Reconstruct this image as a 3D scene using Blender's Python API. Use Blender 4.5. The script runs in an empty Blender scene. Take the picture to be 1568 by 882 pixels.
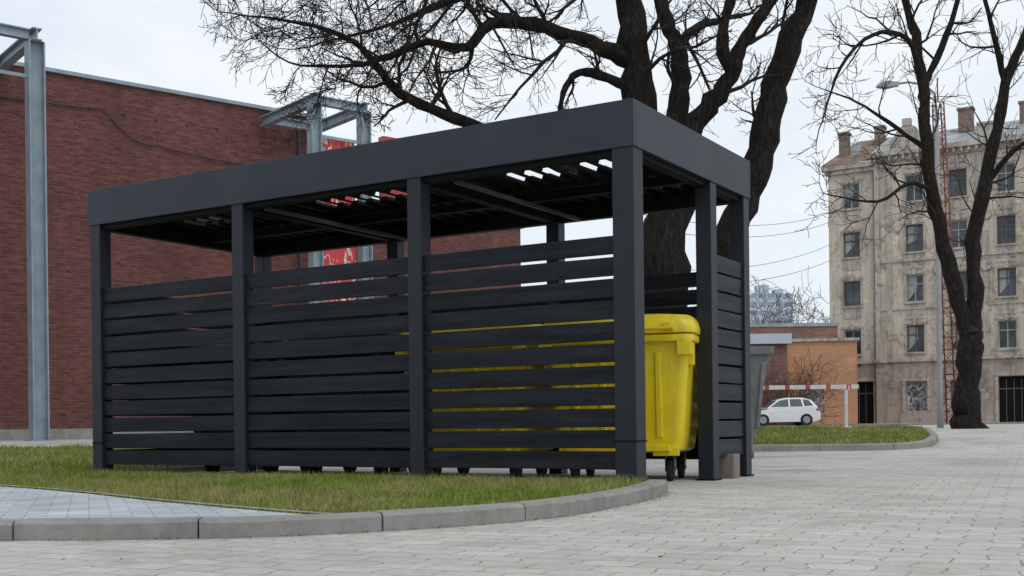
import bpy, bmesh, math, random
import numpy as np
from mathutils import Vector, Matrix
from mathutils.geometry import tessellate_polygon
R=random.Random(7)
sc=bpy.context.scene
sc.view_settings.view_transform='Standard'
try: sc.view_settings.look='None'
except Exception: pass
sc.view_settings.exposure=0
col=sc.collection

# ---------------------------------------------------------------- node helpers
def newmat(name):
    m=bpy.data.materials.new(name); m.use_nodes=True
    nt=m.node_tree; b=nt.nodes['Principled BSDF']
    return m,nt,b
def N(nt,t,**k):
    n=nt.nodes.new(t)
    for a,v in k.items(): setattr(n,a,v)
    return n
def ramp(nt,src,stops,interp='LINEAR'):
    r=N(nt,'ShaderNodeValToRGB'); r.color_ramp.interpolation=interp
    e=r.color_ramp.elements
    while len(e)<len(stops): e.new(0.5)
    for i,(p,c) in enumerate(stops):
        e[i].position=p
        e[i].color=(c[0],c[1],c[2],1) if hasattr(c,'__len__') else (c,c,c,1)
    nt.links.new(src,r.inputs[0]); return r.outputs[0]
def mixc(nt,fac,a,b,mode='MIX'):
    m=N(nt,'ShaderNodeMix',data_type='RGBA',blend_type=mode)
    def put(i,v):
        if hasattr(v,'is_linked'): nt.links.new(v,m.inputs[i])
        elif hasattr(v,'__len__'): m.inputs[i].default_value=(v[0],v[1],v[2],1)
        else: m.inputs[i].default_value=v
    put(0,fac); put(6,a); put(7,b)
    return m.outputs[2]
def noise(nt,vec,scale,detail=4,rough=.6,dist=0):
    n=N(nt,'ShaderNodeTexNoise'); n.inputs['Scale'].default_value=scale
    n.inputs['Detail'].default_value=detail; n.inputs['Roughness'].default_value=rough
    n.inputs['Distortion'].default_value=dist
    nt.links.new(vec,n.inputs['Vector']); return n.outputs['Fac']
def objco(nt,scale=(1,1,1),rot=(0,0,0)):
    t=N(nt,'ShaderNodeTexCoord'); m=N(nt,'ShaderNodeMapping')
    m.inputs['Scale'].default_value=scale; m.inputs['Rotation'].default_value=rot
    nt.links.new(t.outputs['Object'],m.inputs['Vector']); return m.outputs[0]
def bump(nt,b,h,strength=.3,dist=.01):
    n=N(nt,'ShaderNodeBump'); n.inputs['Strength'].default_value=strength
    n.inputs['Distance'].default_value=dist
    nt.links.new(h,n.inputs['Height']); nt.links.new(n.outputs[0],b.inputs['Normal'])
def simple(name,c,rough=.6,var=.2,scale=4,metal=0,bmp=.1,aniso=(1,1,1),spec=.5):
    m,nt,b=newmat(name); v=objco(nt,aniso)
    f=noise(nt,v,scale,6,.65)
    lo=[x*(1-var) for x in c]; hi=[x*(1+var) for x in c]
    nt.links.new(ramp(nt,f,[(.3,lo),(.7,hi)]),b.inputs['Base Color'])
    b.inputs['Roughness'].default_value=rough; b.inputs['Metallic'].default_value=metal
    b.inputs['Specular IOR Level'].default_value=spec
    if bmp: bump(nt,b,noise(nt,v,scale*8,4),bmp,.01)
    return m

# ---------------------------------------------------------------- materials
M={}
M['fascia']=simple('anthracite_sheet_metal',(.022,.028,.039),.45,.25,1.3,0,.03,spec=.30)
M['post']=simple('anthracite_post',(.0155,.019,.0265),.45,.2,3,0,.04,spec=.28)
M['dark']=simple('dark_steel',(.0065,.007,.008),.7,.2,3,0,.05,spec=.15)
M['galv']=simple('galvanised_steel',(.27,.33,.38),.5,.2,2.5,.15,.05)
M['galvd']=simple('purlin_steel',(.05,.055,.06),.5,.18,2.5,.1,.05)
M['rubber']=simple('rubber',(.012,.012,.012),.8,.2,8)
m,nt,b=newmat('kerb_concrete'); v=objco(nt)
c=ramp(nt,noise(nt,v,1.6,8,.75,.3),[(.3,(.19,.185,.172)),(.5,(.275,.268,.25)),(.72,(.34,.33,.305))])
c=mixc(nt,ramp(nt,noise(nt,v,14,5,.7),[(.5,0),(.72,.5)]),c,(.15,.14,.12))
c=mixc(nt,ramp(nt,noise(nt,v,3.2,5,.7),[(.6,0),(.68,.5)]),c,(.36,.35,.33))
nt.links.new(c,b.inputs['Base Color']); b.inputs['Roughness'].default_value=.92; b.inputs['Specular IOR Level'].default_value=.25
bump(nt,b,noise(nt,v,30,6,.7),.6,.008); M['concrete']=m
M['woodblock']=simple('timber_block',(.20,.17,.14),.9,.3,6,0,.3,(1,1,.2))
M['redp']=simple('red_paint',(.42,.05,.04),.5,.2,3)
M['whitep']=simple('white_paint',(.62,.62,.61),.6,.12,5)
M['rust']=simple('rust_red_steel',(.20,.065,.05),.7,.3,3)
M['pole']=simple('pole_grey',(.28,.29,.30),.6,.15,2)
M['wire']=simple('wire_black',(.05,.05,.055),.7,.1,2,bmp=0)
M['leaf']=simple('dry_leaf',(.17,.115,.055),.8,.4,30,bmp=0)
M['dirt']=simple('grit',(.12,.105,.085),.9,.4,30,bmp=0)

def wood(name,c,axis,spec):
    m,nt,b=newmat(name)
    s={'x':(.7,14,14),'y':(14,.7,14)}[axis]
    v=objco(nt,s); f=noise(nt,v,2.2,8,.7,.6)
    v2=objco(nt,(2.2,2.2,9)); 
    vo=N(nt,'ShaderNodeTexVoronoi'); vo.inputs['Scale'].default_value=1.1
    nt.links.new(v2,vo.inputs['Vector'])
    k=ramp(nt,vo.outputs['Distance'],[(.05,.3),(.13,1.0)])
    base=ramp(nt,f,[(.25,[x*.45 for x in c]),(.55,c),(.8,[x*2.1 for x in c])])
    big=ramp(nt,noise(nt,objco(nt,(.5,.5,6.2)),1.7,2),[(.35,.62),(.65,1.5)])
    o=mixc(nt,1.0,mixc(nt,1.0,base,k,'MULTIPLY'),big,'MULTIPLY')
    nt.links.new(o,b.inputs['Base Color'])
    b.inputs['Specular IOR Level'].default_value=spec
    nt.links.new(ramp(nt,f,[(.3,.42),(.7,.7)]),b.inputs['Roughness'])
    bump(nt,b,f,.5,.006); return m
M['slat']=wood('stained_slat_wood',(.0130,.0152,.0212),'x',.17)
M['slaty_lit']=wood('stained_slat_wood_end_lit',(.022,.0265,.036),'y',.25)  # lit copy of the slat wood: light on this end put into the colour

m,nt,b=newmat('yellow_plastic'); v=objco(nt)
f=noise(nt,v,3,6,.7)
dirt=ramp(nt,noise(nt,objco(nt,(9,9,1.2)),2.0,6,.7),[(.5,0),(.8,.8)])
c=ramp(nt,f,[(.3,(.70,.53,.008)),(.7,(.82,.64,.012))])
nt.links.new(mixc(nt,dirt,c,(.48,.37,.04)),b.inputs['Base Color'])
b.inputs['Roughness'].default_value=.38; bump(nt,b,noise(nt,v,40,3),.06,.005); M['yellow']=m
M['darkbin']=simple('dark_plastic',(.012,.014,.016),.5,.2,3)
M['steelbin']=simple('weathered_bin_steel',(.15,.155,.16),.6,.4,4)

# block paving
m,nt,b=newmat('block_paving')
v=objco(nt,(1,1,1),(0,0,math.radians(24)))
wob=N(nt,'ShaderNodeTexNoise'); wob.inputs['Scale'].default_value=9; wob.inputs['Detail'].default_value=1
nt.links.new(v,wob.inputs['Vector'])
add=N(nt,'ShaderNodeVectorMath',operation='MULTIPLY_ADD')
nt.links.new(wob.outputs['Color'],add.inputs[0]); add.inputs[1].default_value=(.07,.07,0); nt.links.new(v,add.inputs[2])
br=N(nt,'ShaderNodeTexBrick'); br.offset=.5
nt.links.new(add.outputs[0],br.inputs['Vector'])
br.inputs['Scale'].default_value=1; br.inputs['Brick Width'].default_value=.225; br.inputs['Row Height'].default_value=.15
br.inputs['Mortar Size'].default_value=.0042; br.inputs['Mortar Smooth'].default_value=.6
br.inputs['Color1'].default_value=(.45,.437,.40,1); br.inputs['Color2'].default_value=(.54,.525,.482,1)
br.inputs['Mortar'].default_value=(.26,.242,.205,1)
big=ramp(nt,noise(nt,v,.38,8,.72,.4),[(.3,.72),(.5,.97),(.75,1.1)])
fine=ramp(nt,noise(nt,v,26,5,.75),[(.25,.78),(.75,1.14)])
o=mixc(nt,1,mixc(nt,1,br.outputs['Color'],big,'MULTIPLY'),fine,'MULTIPLY')
spots=ramp(nt,noise(nt,v,1.7,5,.65,.4),[(.54,0),(.72,.55)])
o=mixc(nt,spots,o,(.27,.255,.22))
o=mixc(nt,ramp(nt,noise(nt,objco(nt,(.35,2.4,1),(0,0,.5)),1.2,5,.6),[(.6,0),(.75,.35)]),o,(.30,.285,.25))
nt.links.new(o,b.inputs['Base Color']); b.inputs['Roughness'].default_value=.85
b.inputs['Specular IOR Level'].default_value=.3
inv=N(nt,'ShaderNodeMath',operation='SUBTRACT'); inv.inputs[0].default_value=1; nt.links.new(br.outputs['Fac'],inv.inputs[1])
mu=N(nt,'ShaderNodeMath',operation='MULTIPLY_ADD'); nt.links.new(noise(nt,v,1.6,3),mu.inputs[0]); mu.inputs[1].default_value=2.0; nt.links.new(inv.outputs[0],mu.inputs[2])
bump(nt,b,mu.outputs[0],.6,.009); M['pave']=m
m,nt,b=newmat('walkway_slabs')
v=objco(nt,(1,1,1),(0,0,math.radians(-20)))
br=N(nt,'ShaderNodeTexBrick'); nt.links.new(v,br.inputs['Vector'])
br.inputs['Scale'].default_value=1; br.inputs['Brick Width'].default_value=.2; br.inputs['Row Height'].default_value=.1
br.inputs['Mortar Size'].default_value=.004
br.inputs['Color1'].default_value=(.38,.41,.45,1); br.inputs['Color2'].default_value=(.51,.54,.58,1); br.inputs['Mortar'].default_value=(.22,.22,.22,1)
o=mixc(nt,1,br.outputs['Color'],ramp(nt,noise(nt,v,2.5,7,.7),[(.3,.75),(.7,1.12)]),'MULTIPLY')
nt.links.new(o,b.inputs['Base Color']); b.inputs['Roughness'].default_value=.7; M['walk']=m
M['asphalt']=simple('asphalt',(.13,.13,.13),.9,.2,2,0,.3)
def grassmat(name,k):
    m,nt,b=newmat(name)
    g=N(nt,'ShaderNodeNewGeometry'); v=g.outputs['Position']
    mp=N(nt,'ShaderNodeMapping'); mp.inputs['Scale'].default_value=(1,1,0); nt.links.new(v,mp.inputs[0]); v0=mp.outputs[0]
    a=noise(nt,v0,.8,6,.7,.6); f=noise(nt,v,90,2,.5); a2=noise(nt,v0,4.0,4,.65)
    c=ramp(nt,f,[(.25,(.085*k,.125*k,.016*k)),(.5,(.165*k,.225*k,.032*k)),(.75,(.29*k,.34*k,.065*k))])
    c=mixc(nt,ramp(nt,a,[(.44,0),(.60,.85)]),c,(.33*k,.285*k,.125*k))
    c=mixc(nt,ramp(nt,noise(nt,v0,2.6,5,.7,.5),[(.56,0),(.68,.7)]),c,(.24*k,.20*k,.10*k))
    c=mixc(nt,1,c,ramp(nt,a2,[(.3,.62),(.7,1.25)]),'MULTIPLY')
    nt.links.new(c,b.inputs['Base Color']); b.inputs['Roughness'].default_value=.7
    b.inputs['Specular IOR Level'].default_value=.2
    return m
M['grass']=grassmat('grass_blades',1.08); M['soil']=grassmat('grass_turf',.55)
def brickmat(name,c1,c2,mo,sc_=1):
    m,nt,b=newmat(name)
    t=N(nt,'ShaderNodeTexCoord'); s=N(nt,'ShaderNodeSeparateXYZ'); nt.links.new(t.outputs['Object'],s.inputs[0])
    ad=N(nt,'ShaderNodeMath',operation='ADD'); nt.links.new(s.outputs[0],ad.inputs[0]); nt.links.new(s.outputs[1],ad.inputs[1])
    cb=N(nt,'ShaderNodeCombineXYZ'); nt.links.new(ad.outputs[0],cb.inputs[0]); nt.links.new(s.outputs[2],cb.inputs[1])
    br=N(nt,'ShaderNodeTexBrick'); nt.links.new(cb.outputs[0],br.inputs['Vector'])
    br.inputs['Scale'].default_value=sc_; br.inputs['Brick Width'].default_value=.26; br.inputs['Row Height'].default_value=.085
    br.inputs['Mortar Size'].default_value=.010; br.inputs['Bias'].default_value=-.1
    br.inputs['Color1'].default_value=(*c1,1); br.inputs['Color2'].default_value=(*c2,1); br.inputs['Mortar'].default_value=(*mo,1)
    v=cb.outputs[0]
    o=mixc(nt,1,br.outputs['Color'],ramp(nt,noise(nt,v,.35,5,.65),[(.3,.80),(.7,1.15)]),'MULTIPLY')
    mp=N(nt,'ShaderNodeMapping'); mp.inputs['Scale'].default_value=(3.8,11.7,1); nt.links.new(v,mp.inputs[0])
    o=mixc(nt,1,o,ramp(nt,noise(nt,mp.outputs[0],1,2),[(.3,.74),(.7,1.28)]),'MULTIPLY')
    mp2=N(nt,'ShaderNodeMapping'); mp2.inputs['Scale'].default_value=(.5,.22,1); nt.links.new(v,mp2.inputs[0])
    o=mixc(nt,ramp(nt,noise(nt,mp2.outputs[0],1.3,6,.7),[(.48,0),(.72,.6)]),o,(.085,.048,.046))
    nt.links.new(o,b.inputs['Base Color']); b.inputs['Roughness'].default_value=.9
    b.inputs['Specular IOR Level'].default_value=.2
    return m
M['brick']=brickmat('red_brick',(.185,.064,.055),(.12,.042,.040),(.13,.09,.083))
M['brick2']=brickmat('old_brick',(.27,.14,.11),(.20,.10,.08),(.25,.20,.17))
M['chim']=brickmat('chimney_brick',(.24,.17,.14),(.19,.13,.11),(.25,.22,.19))
def plaster(name,c,d,st=.6):
    m,nt,b=newmat(name); v=objco(nt)
    o=ramp(nt,noise(nt,v,.5,9,.75,.5),[(.3,[x*.62 for x in c]),(.45,c),(.72,[min(1,x*1.18) for x in c])])
    o=mixc(nt,ramp(nt,noise(nt,objco(nt,(1.6,1.6,.2)),1.3,8,.75),[(.48,0),(.66,st)]),o,d)
    o=mixc(nt,ramp(nt,noise(nt,v,1.3,9,.8),[(.55,0),(.58,.75)]),o,[x*1.05 for x in d])
    o=mixc(nt,ramp(nt,noise(nt,objco(nt,(1,1,1),(1,2,3)),.9,9,.75),[(.57,0),(.60,.75)]),o,[min(1,x*1.3) for x in c])
    o=mixc(nt,1,o,ramp(nt,noise(nt,v,9,6,.7),[(.3,.82),(.7,1.15)]),'MULTIPLY')
    nt.links.new(o,b.inputs['Base Color']); b.inputs['Roughness'].default_value=.95
    b.inputs['Specular IOR Level'].default_value=.2
    return m
M['plaster']=plaster('weathered_plaster',(.56,.49,.40),(.25,.21,.175),.7)
M['plaster_low']=plaster('ground_floor_plaster',(.42,.345,.30),(.20,.165,.145),.8)
M['trim']=plaster('cornice_plaster',(.45,.41,.35),(.20,.175,.155),.85)
M['orange']=plaster('orange_plaster',(.54,.28,.16),(.42,.28,.20),.4)
M['tile']=simple('brown_roof_tile',(.21,.145,.11),.9,.6,1.4,0,.2)
M['roofmetal']=simple('roof_sheet',(.32,.33,.34),.6,.35,1)
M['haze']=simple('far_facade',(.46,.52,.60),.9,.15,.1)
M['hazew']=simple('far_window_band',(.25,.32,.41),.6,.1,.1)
m,nt,b=newmat('window_glass')
c=ramp(nt,noise(nt,objco(nt),.6,2),[(.4,(.018,.024,.032)),(.62,(.07,.09,.115))])
nt.links.new(c,b.inputs['Base Color']); b.inputs['Roughness'].default_value=.12; M['glass']=m
M['curtain']=simple('curtain',(.34,.36,.37),.9,.2,2)
M['frame']=simple('window_frame',(.12,.10,.095),.7,.3,2)
M['framew']=simple('window_frame_light',(.36,.36,.35),.7,.2,2)
def graff(name,cols,scale):
    m,nt,b=newmat(name); v=objco(nt,(1,1,.6))
    f=noise(nt,v,scale,2,.5,1.2)
    nt.links.new(ramp(nt,f,cols,'CONSTANT'),b.inputs['Base Color']); b.inputs['Roughness'].default_value=.6
    return m
M['mural']=graff('mural_banner',[(0,(.55,.5,.42)),(.36,(.55,.05,.05)),(.50,(.62,.6,.56)),(.53,(.52,.04,.04)),(.64,(.3,.27,.22))],1.6)
M['graffiti']=graff('graffiti_door',[(0,(.05,.05,.06)),(.42,(.5,.5,.5)),(.5,(.08,.09,.12)),(.56,(.35,.38,.40)),(.6,(.06,.06,.07))],2.6)
m,nt,b=newmat('bark'); v=objco(nt,(7,7,1.5))
f=noise(nt,v,3,8,.75,.5)
c=ramp(nt,f,[(.3,(.007,.006,.0052)),(.52,(.024,.020,.0175)),(.75,(.085,.074,.065))])
nt.links.new(c,b.inputs['Base Color']); b.inputs['Roughness'].default_value=.95
b.inputs['Specular IOR Level'].default_value=.15; bump(nt,b,f,1,.06); M['bark']=m
M['twig']=simple('twig_bark',(.030,.024,.020),.9,.3,3,bmp=0,spec=.2)
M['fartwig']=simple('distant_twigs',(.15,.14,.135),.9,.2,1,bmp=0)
M['shrub']=simple('shrub_twigs',(.15,.08,.055),.9,.3,3,bmp=0)
m,nt,b=newmat('car_paint_white'); b.inputs['Base Color'].default_value=(.72,.73,.75,1); b.inputs['Roughness'].default_value=.25; b.inputs['Coat Weight'].default_value=.6; M['car']=m
M['taill']=simple('tail_lamp',(.4,.02,.02),.3,.1)

# ---------------------------------------------------------------- mesh builder
class MB:
    def __init__(s): s.v=[];s.f=[];s.mi=[];s.sm=[]
    def box(s,x0,x1,y0,y1,z0,z1,mi=0,M4=None):
        b=len(s.v)
        pts=[(x0,y0,z0),(x1,y0,z0),(x1,y1,z0),(x0,y1,z0),(x0,y0,z1),(x1,y0,z1),(x1,y1,z1),(x0,y1,z1)]
        if M4 is not None: pts=[tuple(M4@Vector(p)) for p in pts]
        s.v+=pts
        for q in ((0,3,2,1),(4,5,6,7),(0,1,5,4),(1,2,6,5),(2,3,7,6),(3,0,4,7)):
            s.f.append([b+i for i in q]); s.mi.append(mi); s.sm.append(False)
    def face(s,pts,mi=0,sm=False):
        b=len(s.v); s.v+=[tuple(p) for p in pts]; s.f.append(list(range(b,b+len(pts)))); s.mi.append(mi); s.sm.append(sm)
    def loft(s,rings,mi=0,sm=True,cap=True):
        b=len(s.v); n=len(rings[0])
        for r in rings: s.v+=[tuple(p) for p in r]
        for k in range(len(rings)-1):
            for i in range(n):
                j=(i+1)%n
                s.f.append([b+k*n+i,b+k*n+j,b+(k+1)*n+j,b+(k+1)*n+i]); s.mi.append(mi); s.sm.append(sm)
        if cap:
            s.f.append([b+i for i in range(n)][::-1]); s.mi.append(mi); s.sm.append(False)
            s.f.append([b+(len(rings)-1)*n+i for i in range(n)]); s.mi.append(mi); s.sm.append(False)
    def tube(s,pts,rad,n=6,mi=0,cap=True):
        pts=[Vector(p) for p in pts]; rings=[]
        for i,p in enumerate(pts):
            t=(pts[min(i+1,len(pts)-1)]-pts[max(i-1,0)])
            if t.length<1e-9: t=Vector((0,0,1))
            t.normalize()
            ref=Vector((0,1,0)) if abs(t.y)<.85 else Vector((1,0,0))
            a=t.cross(ref).normalized(); c=t.cross(a)
            r=rad[i] if hasattr(rad,'__len__') else rad
            rings.append([p+a*(r*math.cos(2*math.pi*k/n))+c*(r*math.sin(2*math.pi*k/n)) for k in range(n)])
        s.loft(rings,mi,True,cap)
    def obj(s,name,mats,parent=None,bevel=0):
        me=bpy.data.meshes.new(name); me.from_pydata(s.v,[],s.f)
        for m in mats: me.materials.append(M[m])
        me.polygons.foreach_set('material_index',s.mi); me.polygons.foreach_set('use_smooth',s.sm)
        me.update(); o=bpy.data.objects.new(name,me); col.objects.link(o)
        if parent: o.parent=parent
        if bevel:
            bv=o.modifiers.new('bevel','BEVEL'); bv.width=bevel; bv.segments=2; bv.limit_method='ANGLE'
        return o
def empty(name,loc,rz=0):
    e=bpy.data.objects.new(name,None); e.location=loc; e.rotation_euler=(0,0,rz); e.empty_display_size=.3
    col.objects.link(e); return e

def gz(y):
    return 0 if y<=18 else (.25 if y>=25 else .25*(y-18)/7)
def sheet(name,poly,dz,mat):
    me=bpy.data.meshes.new(name); bm=bmesh.new()
    vs=[bm.verts.new((p[0],p[1],0)) for p in poly]
    tris=tessellate_polygon([[Vector((p[0],p[1],0)) for p in poly]])
    for t in tris:
        try: bm.faces.new([vs[i] for i in t])
        except Exception: pass
    for yy in (18,25):
        bmesh.ops.bisect_plane(bm,geom=bm.verts[:]+bm.edges[:]+bm.faces[:],plane_co=(0,yy,0),plane_no=(0,1,0))
    for v in bm.verts: v.co.z=gz(v.co.y)+dz
    bmesh.ops.recalc_face_normals(bm,faces=bm.faces)
    for f in bm.faces:
        if f.normal.z<0: f.normal_flip()
    bm.to_mesh(me); bm.free(); me.materials.append(M[mat])
    o=bpy.data.objects.new(name,me); col.objects.link(o); return o

def catmull(P,n=8):
    P=[Vector(p) for p in P]; out=[]
    Q=[P[0]*2-P[1]]+P+[P[-1]*2-P[-2]]
    for i in range(1,len(Q)-2):
        for k in range(n):
            t=k/n; a,b,c,d=Q[i-1],Q[i],Q[i+1],Q[i+2]
            out.append(.5*((2*b)+(c-a)*t+(2*a-5*b+4*c-d)*t*t+(3*b-a-3*c+d)*t**3))
    out.append(P[-1]); return out
def resample(P,step):
    out=[P[0]]; acc=0
    for a,b in zip(P[:-1],P[1:]):
        L=(b-a).length; t=step-acc
        while t<=L:
            out.append(a+(b-a)*(t/L)); t+=step
        acc=(acc+L)%step
    out.append(P[-1]); return out

# ---------------------------------------------------------------- ground
sheet('ground',[(-600,-40),(600,-40),(600,1500),(-600,1500)],0,'pave')
sheet('road',[(-10,56),(120,46),(120,60),(30,74),(-10,76)],.004,'asphalt')

kerb=[(-9,6.2),(-5,5.5),(-2.34,5.29),(-1.91,5.25),(-1.1,5.32),(-.345,5.69),(.215,6.2),(.585,6.86),(.88,7.55),(1.06,8.12),(1.12,8.42)]
kp=catmull([(x,y,0) for x,y in kerb],8)
KH=.09
def kerbmesh(name,path,w,h,seg=.95,rnd=True):
    mb=MB(); fine=resample(path,.05)
    step=.05
    per=max(2,int(round(seg/step)))
    i=0
    while i<len(fine)-1:
        sub=fine[i:i+per+1]
        if len(sub)<2: break
        L=[]
        js=R.uniform(-.005,.005); jz=R.uniform(-.004,.003)
        for k,p in enumerate(sub):
            gi=i+k
            a=fine[max(gi-1,0)]; b=fine[min(gi+1,len(fine)-1)]
            t=(b-a).normalized(); n=Vector((-t.y,t.x,0))
            q=p.copy()
            if k==0: q=q+t*.005
            if k==len(sub)-1: q=q-t*.005
            z=gz(q.y)+jz; o=q+n*js
            c=.014+R.uniform(0,.005)
            L.append([(o.x,o.y,z-.05),(o.x,o.y,z+h-c),(o.x+n.x*c,o.y+n.y*c,z+h),
                      (o.x+n.x*(w-.004),o.y+n.y*(w-.004),z+h),(o.x+n.x*w,o.y+n.y*w,z+h-.004),(o.x+n.x*w,o.y+n.y*w,z-.05)])
        mb.loft(L,0,False,True)
        i+=per
    return mb.obj(name,['concrete'])
kerbmesh('kerb',kp,.14,KH,.85)
def offset(path,w):
    o=[]
    for i,p in enumerate(path):
        a=path[max(i-1,0)]; b=path[min(i+1,len(path)-1)]
        t=(b-a).normalized(); o.append(p+Vector((-t.y,t.x,0))*w)
    return o
kin=offset(kp,.135)
C0=Vector((.917,8.61,0)); u=Vector((.8544,-.5195,0)); vv=Vector((.5196,.8544,0)); RZ=math.atan2(u.y,u.x)
def SL(x,y): 
    p=C0+u*x+vv*y; return (p.x,p.y)
walkedge=[(-9,13.5),(-3.92,8.86),(-2.03,6.73),(-1.3,5.93),(-.86,5.49)]
we=[(p.x,p.y) for p in catmull([(x,y,0) for x,y in walkedge],6)]
kin2=[(p.x,p.y) for p in kin]
right=[p for p in kin2 if p[0]>-.86]
left=[p for p in kin2 if p[0]<=-.86]
grass_poly=we+right+[SL(.02,.0),SL(.02,.12),SL(-6.1,.12),SL(-6.1,2.6),(-3.6,17.9),(-5.2,21.5),(-22,21.5),(-22,13.5)]
sheet('lawn',grass_poly,KH-.03,'soil')
sheet('walkway',left+we[::-1],KH-.012,'walk')
wepath=catmull([(x,y,0) for x,y in walkedge],6)[::-1]
mb=MB(); of=offset(wepath,-.05)
for i in range(len(wepath)-1):
    a,b,c,d=wepath[i],wepath[i+1],of[i+1],of[i]
    z=KH-.002
    mb.face([(a.x,a.y,z),(b.x,b.y,z),(c.x,c.y,z),(d.x,d.y,z)])
mb.obj('walkway_edging',['concrete'])
mb=MB(); mb.box(-6.1,.0,.121,.18,-.02,.075); mb.box(-6.16,-6.1,.121,2.6,-.02,.075)
o=mb.obj('edging_kerb',['concrete']); o.location=C0; o.rotation_euler=(0,0,RZ)

isl=[(2.5,18.6),(4.5,18.55),(6.1,18.6),(6.9,19.3),(7.6,20.8),(8.2,22.6),(8.7,24.5),(8.7,26.2),(8.2,27),(5,27.3),(2.5,27.3)]
ip=catmull([(x,y,0) for x,y in isl],6)
kerbmesh('island_kerb',ip,.15,.11,1.2)
sheet('island_lawn',[(p.x,p.y) for p in offset(ip,.145)],.085,'soil')

def inside(px,py,poly):
    n=len(poly); r=np.zeros(len(px),bool); j=n-1
    for i in range(n):
        xi,yi=poly[i]; xj,yj=poly[j]
        c=((yi>py)!=(yj>py))&(px<(xj-xi)*(py-yi)/((yj-yi) if yj!=yi else 1e-9)+xi)
        r^=c; j=i
    return r
def blades(name,poly,bbox,count,h,w,dz,seed,mat='grass'):
    rg=np.random.default_rng(seed)
    x=rg.uniform(bbox[0],bbox[1],count); y=rg.uniform(bbox[2],bbox[3],count)
    k=inside(x,y,poly); x=x[k]; y=y[k]; n=len(x)
    patch=.5+.3*np.sin(x*2.3+np.sin(y*1.9)*2)*np.sin(y*3.1+x)+.25*np.sin(x*7.1+y*3.3)*np.sin(y*6.3-x*2.9+1)
    H=rg.uniform(.35,1.2,n)*h*(np.clip(patch,0.05,1.1)*.85+.45); a=rg.uniform(0,6.283,n); l=rg.uniform(.1,.9,n)*H; la=rg.uniform(0,6.283,n)
    g=np.where(y<=18,0,np.where(y>=25,.25,.25*(y-18)/7))+dz
    co=np.zeros((n,3,3)); ww=w*rg.uniform(.6,1.3,n)
    co[:,0,0]=x-np.cos(a)*ww; co[:,0,1]=y-np.sin(a)*ww; co[:,0,2]=g
    co[:,1,0]=x+np.cos(a)*ww; co[:,1,1]=y+np.sin(a)*ww; co[:,1,2]=g
    co[:,2,0]=x+np.cos(la)*l; co[:,2,1]=y+np.sin(la)*l; co[:,2,2]=g+H
    me=bpy.data.meshes.new(name); me.vertices.add(n*3); me.loops.add(n*3); me.polygons.add(n)
    me.vertices.foreach_set('co',co.ravel()); me.loops.foreach_set('vertex_index',np.arange(n*3))
    me.polygons.foreach_set('loop_start',np.arange(n)*3)
    try: me.polygons.foreach_set('loop_total',np.full(n,3))
    except Exception: pass
    me.update(calc_edges=True); me.materials.append(M[mat])
    o=bpy.data.objects.new(name,me); col.objects.link(o); return o
blades('grass',grass_poly,(-7,1.2,5.3,13),150000,.058,.0032,KH-.03,1)
blades('grass',grass_poly,(-16,-2.5,12,21.5),50000,.085,.008,KH-.03,2)
blades('grass',[(p.x,p.y) for p in offset(ip,.13)],(2.5,9,18.6,27.3),26000,.075,.010,.085,3)

mb=MB()
for (x0,x1,y) in ((2.56,3.1,11.9),(2.75,3.35,12.9),(4.1,4.8,15.4),(3.6,4.3,16.6)):
    mb.face([(x0,y,.004),(x1,y+.1,.004),(x1+.02,y+.24,.004),(x0+.02,y+.14,.004)])
mb.obj('painted_marking',['whitep'])

# ---------------------------------------------------------------- shelter
S=empty('waste_bin_shelter',C0,RZ)
L=6.02; W=2.48; H=2.9; pw=.14; cw=.175
mb=MB()
posts=[(-cw,0,KH-.03,cw),(-2.0-pw/2,0,.05,pw),(-4.0-pw/2,0,.05,pw),(-L,0,.05,pw),
       (-pw,1.53,0,pw),(-pw,W-pw,0,pw),(-2.0-pw/2,W-pw,0,pw),(-4.0-pw/2,W-pw,0,pw),(-L,W-pw,0,pw)]
for x,y,z,p_ in posts:
    mb.box(x,x+p_,y,y+p_,z,2.56)
mb.obj('posts',['post'],S,.006)
mb=MB()
for x,y,z,p_ in posts[:6]:
    mb.box(x-.02,x+p_+.012,y-.012,y+p_+.02,z-.01,z+.015)
mb.box(-cw-.004,.006,-.006,cw+.004,.36,.372)
mb.box(-L-.004,-L+pw+.004,-.006,pw+.004,.36,.372)
mb.obj('base_plates',['dark'],S)
mb=MB(); fo=.012
mb.box(-L-fo,fo,-fo,.03,2.55,H); mb.box(-L-fo,fo,W-.03,W+fo,2.55,H)
mb.box(-L-fo,-L+.03,.031,W-.031,2.55,H); mb.box(-.03,fo,.031,W-.031,2.55,H)
mb.obj('fascia',['fascia'],S,.004)
mb=MB()
mb.box(-L+.04,-.04,.035,.13,2.51,2.62); mb.box(-L+.04,-.04,W-.13,W-.035,2.51,2.62)
mb.box(-L+.035,-L+.13,.135,W-.135,2.51,2.62); mb.box(-.13,-.035,.135,W-.135,2.51,2.62)
for x in (-2.0,-4.0): mb.box(x-.05,x+.05,.14,W-.14,2.51,2.61)
mb.box(-L+.14,-.14,1.50,1.57,2.56,2.64)
mb.obj('roof_beams',['dark'],S,.003)
mb=MB()
for x in (-1.68,-3.78): mb.box(x-.011,x+.011,.14,W-.14,2.49,2.525)
mb.obj('purlins',['galvd'],S)
mb=MB(); x=-L+.03; pz=2.66; ii=0
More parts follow.
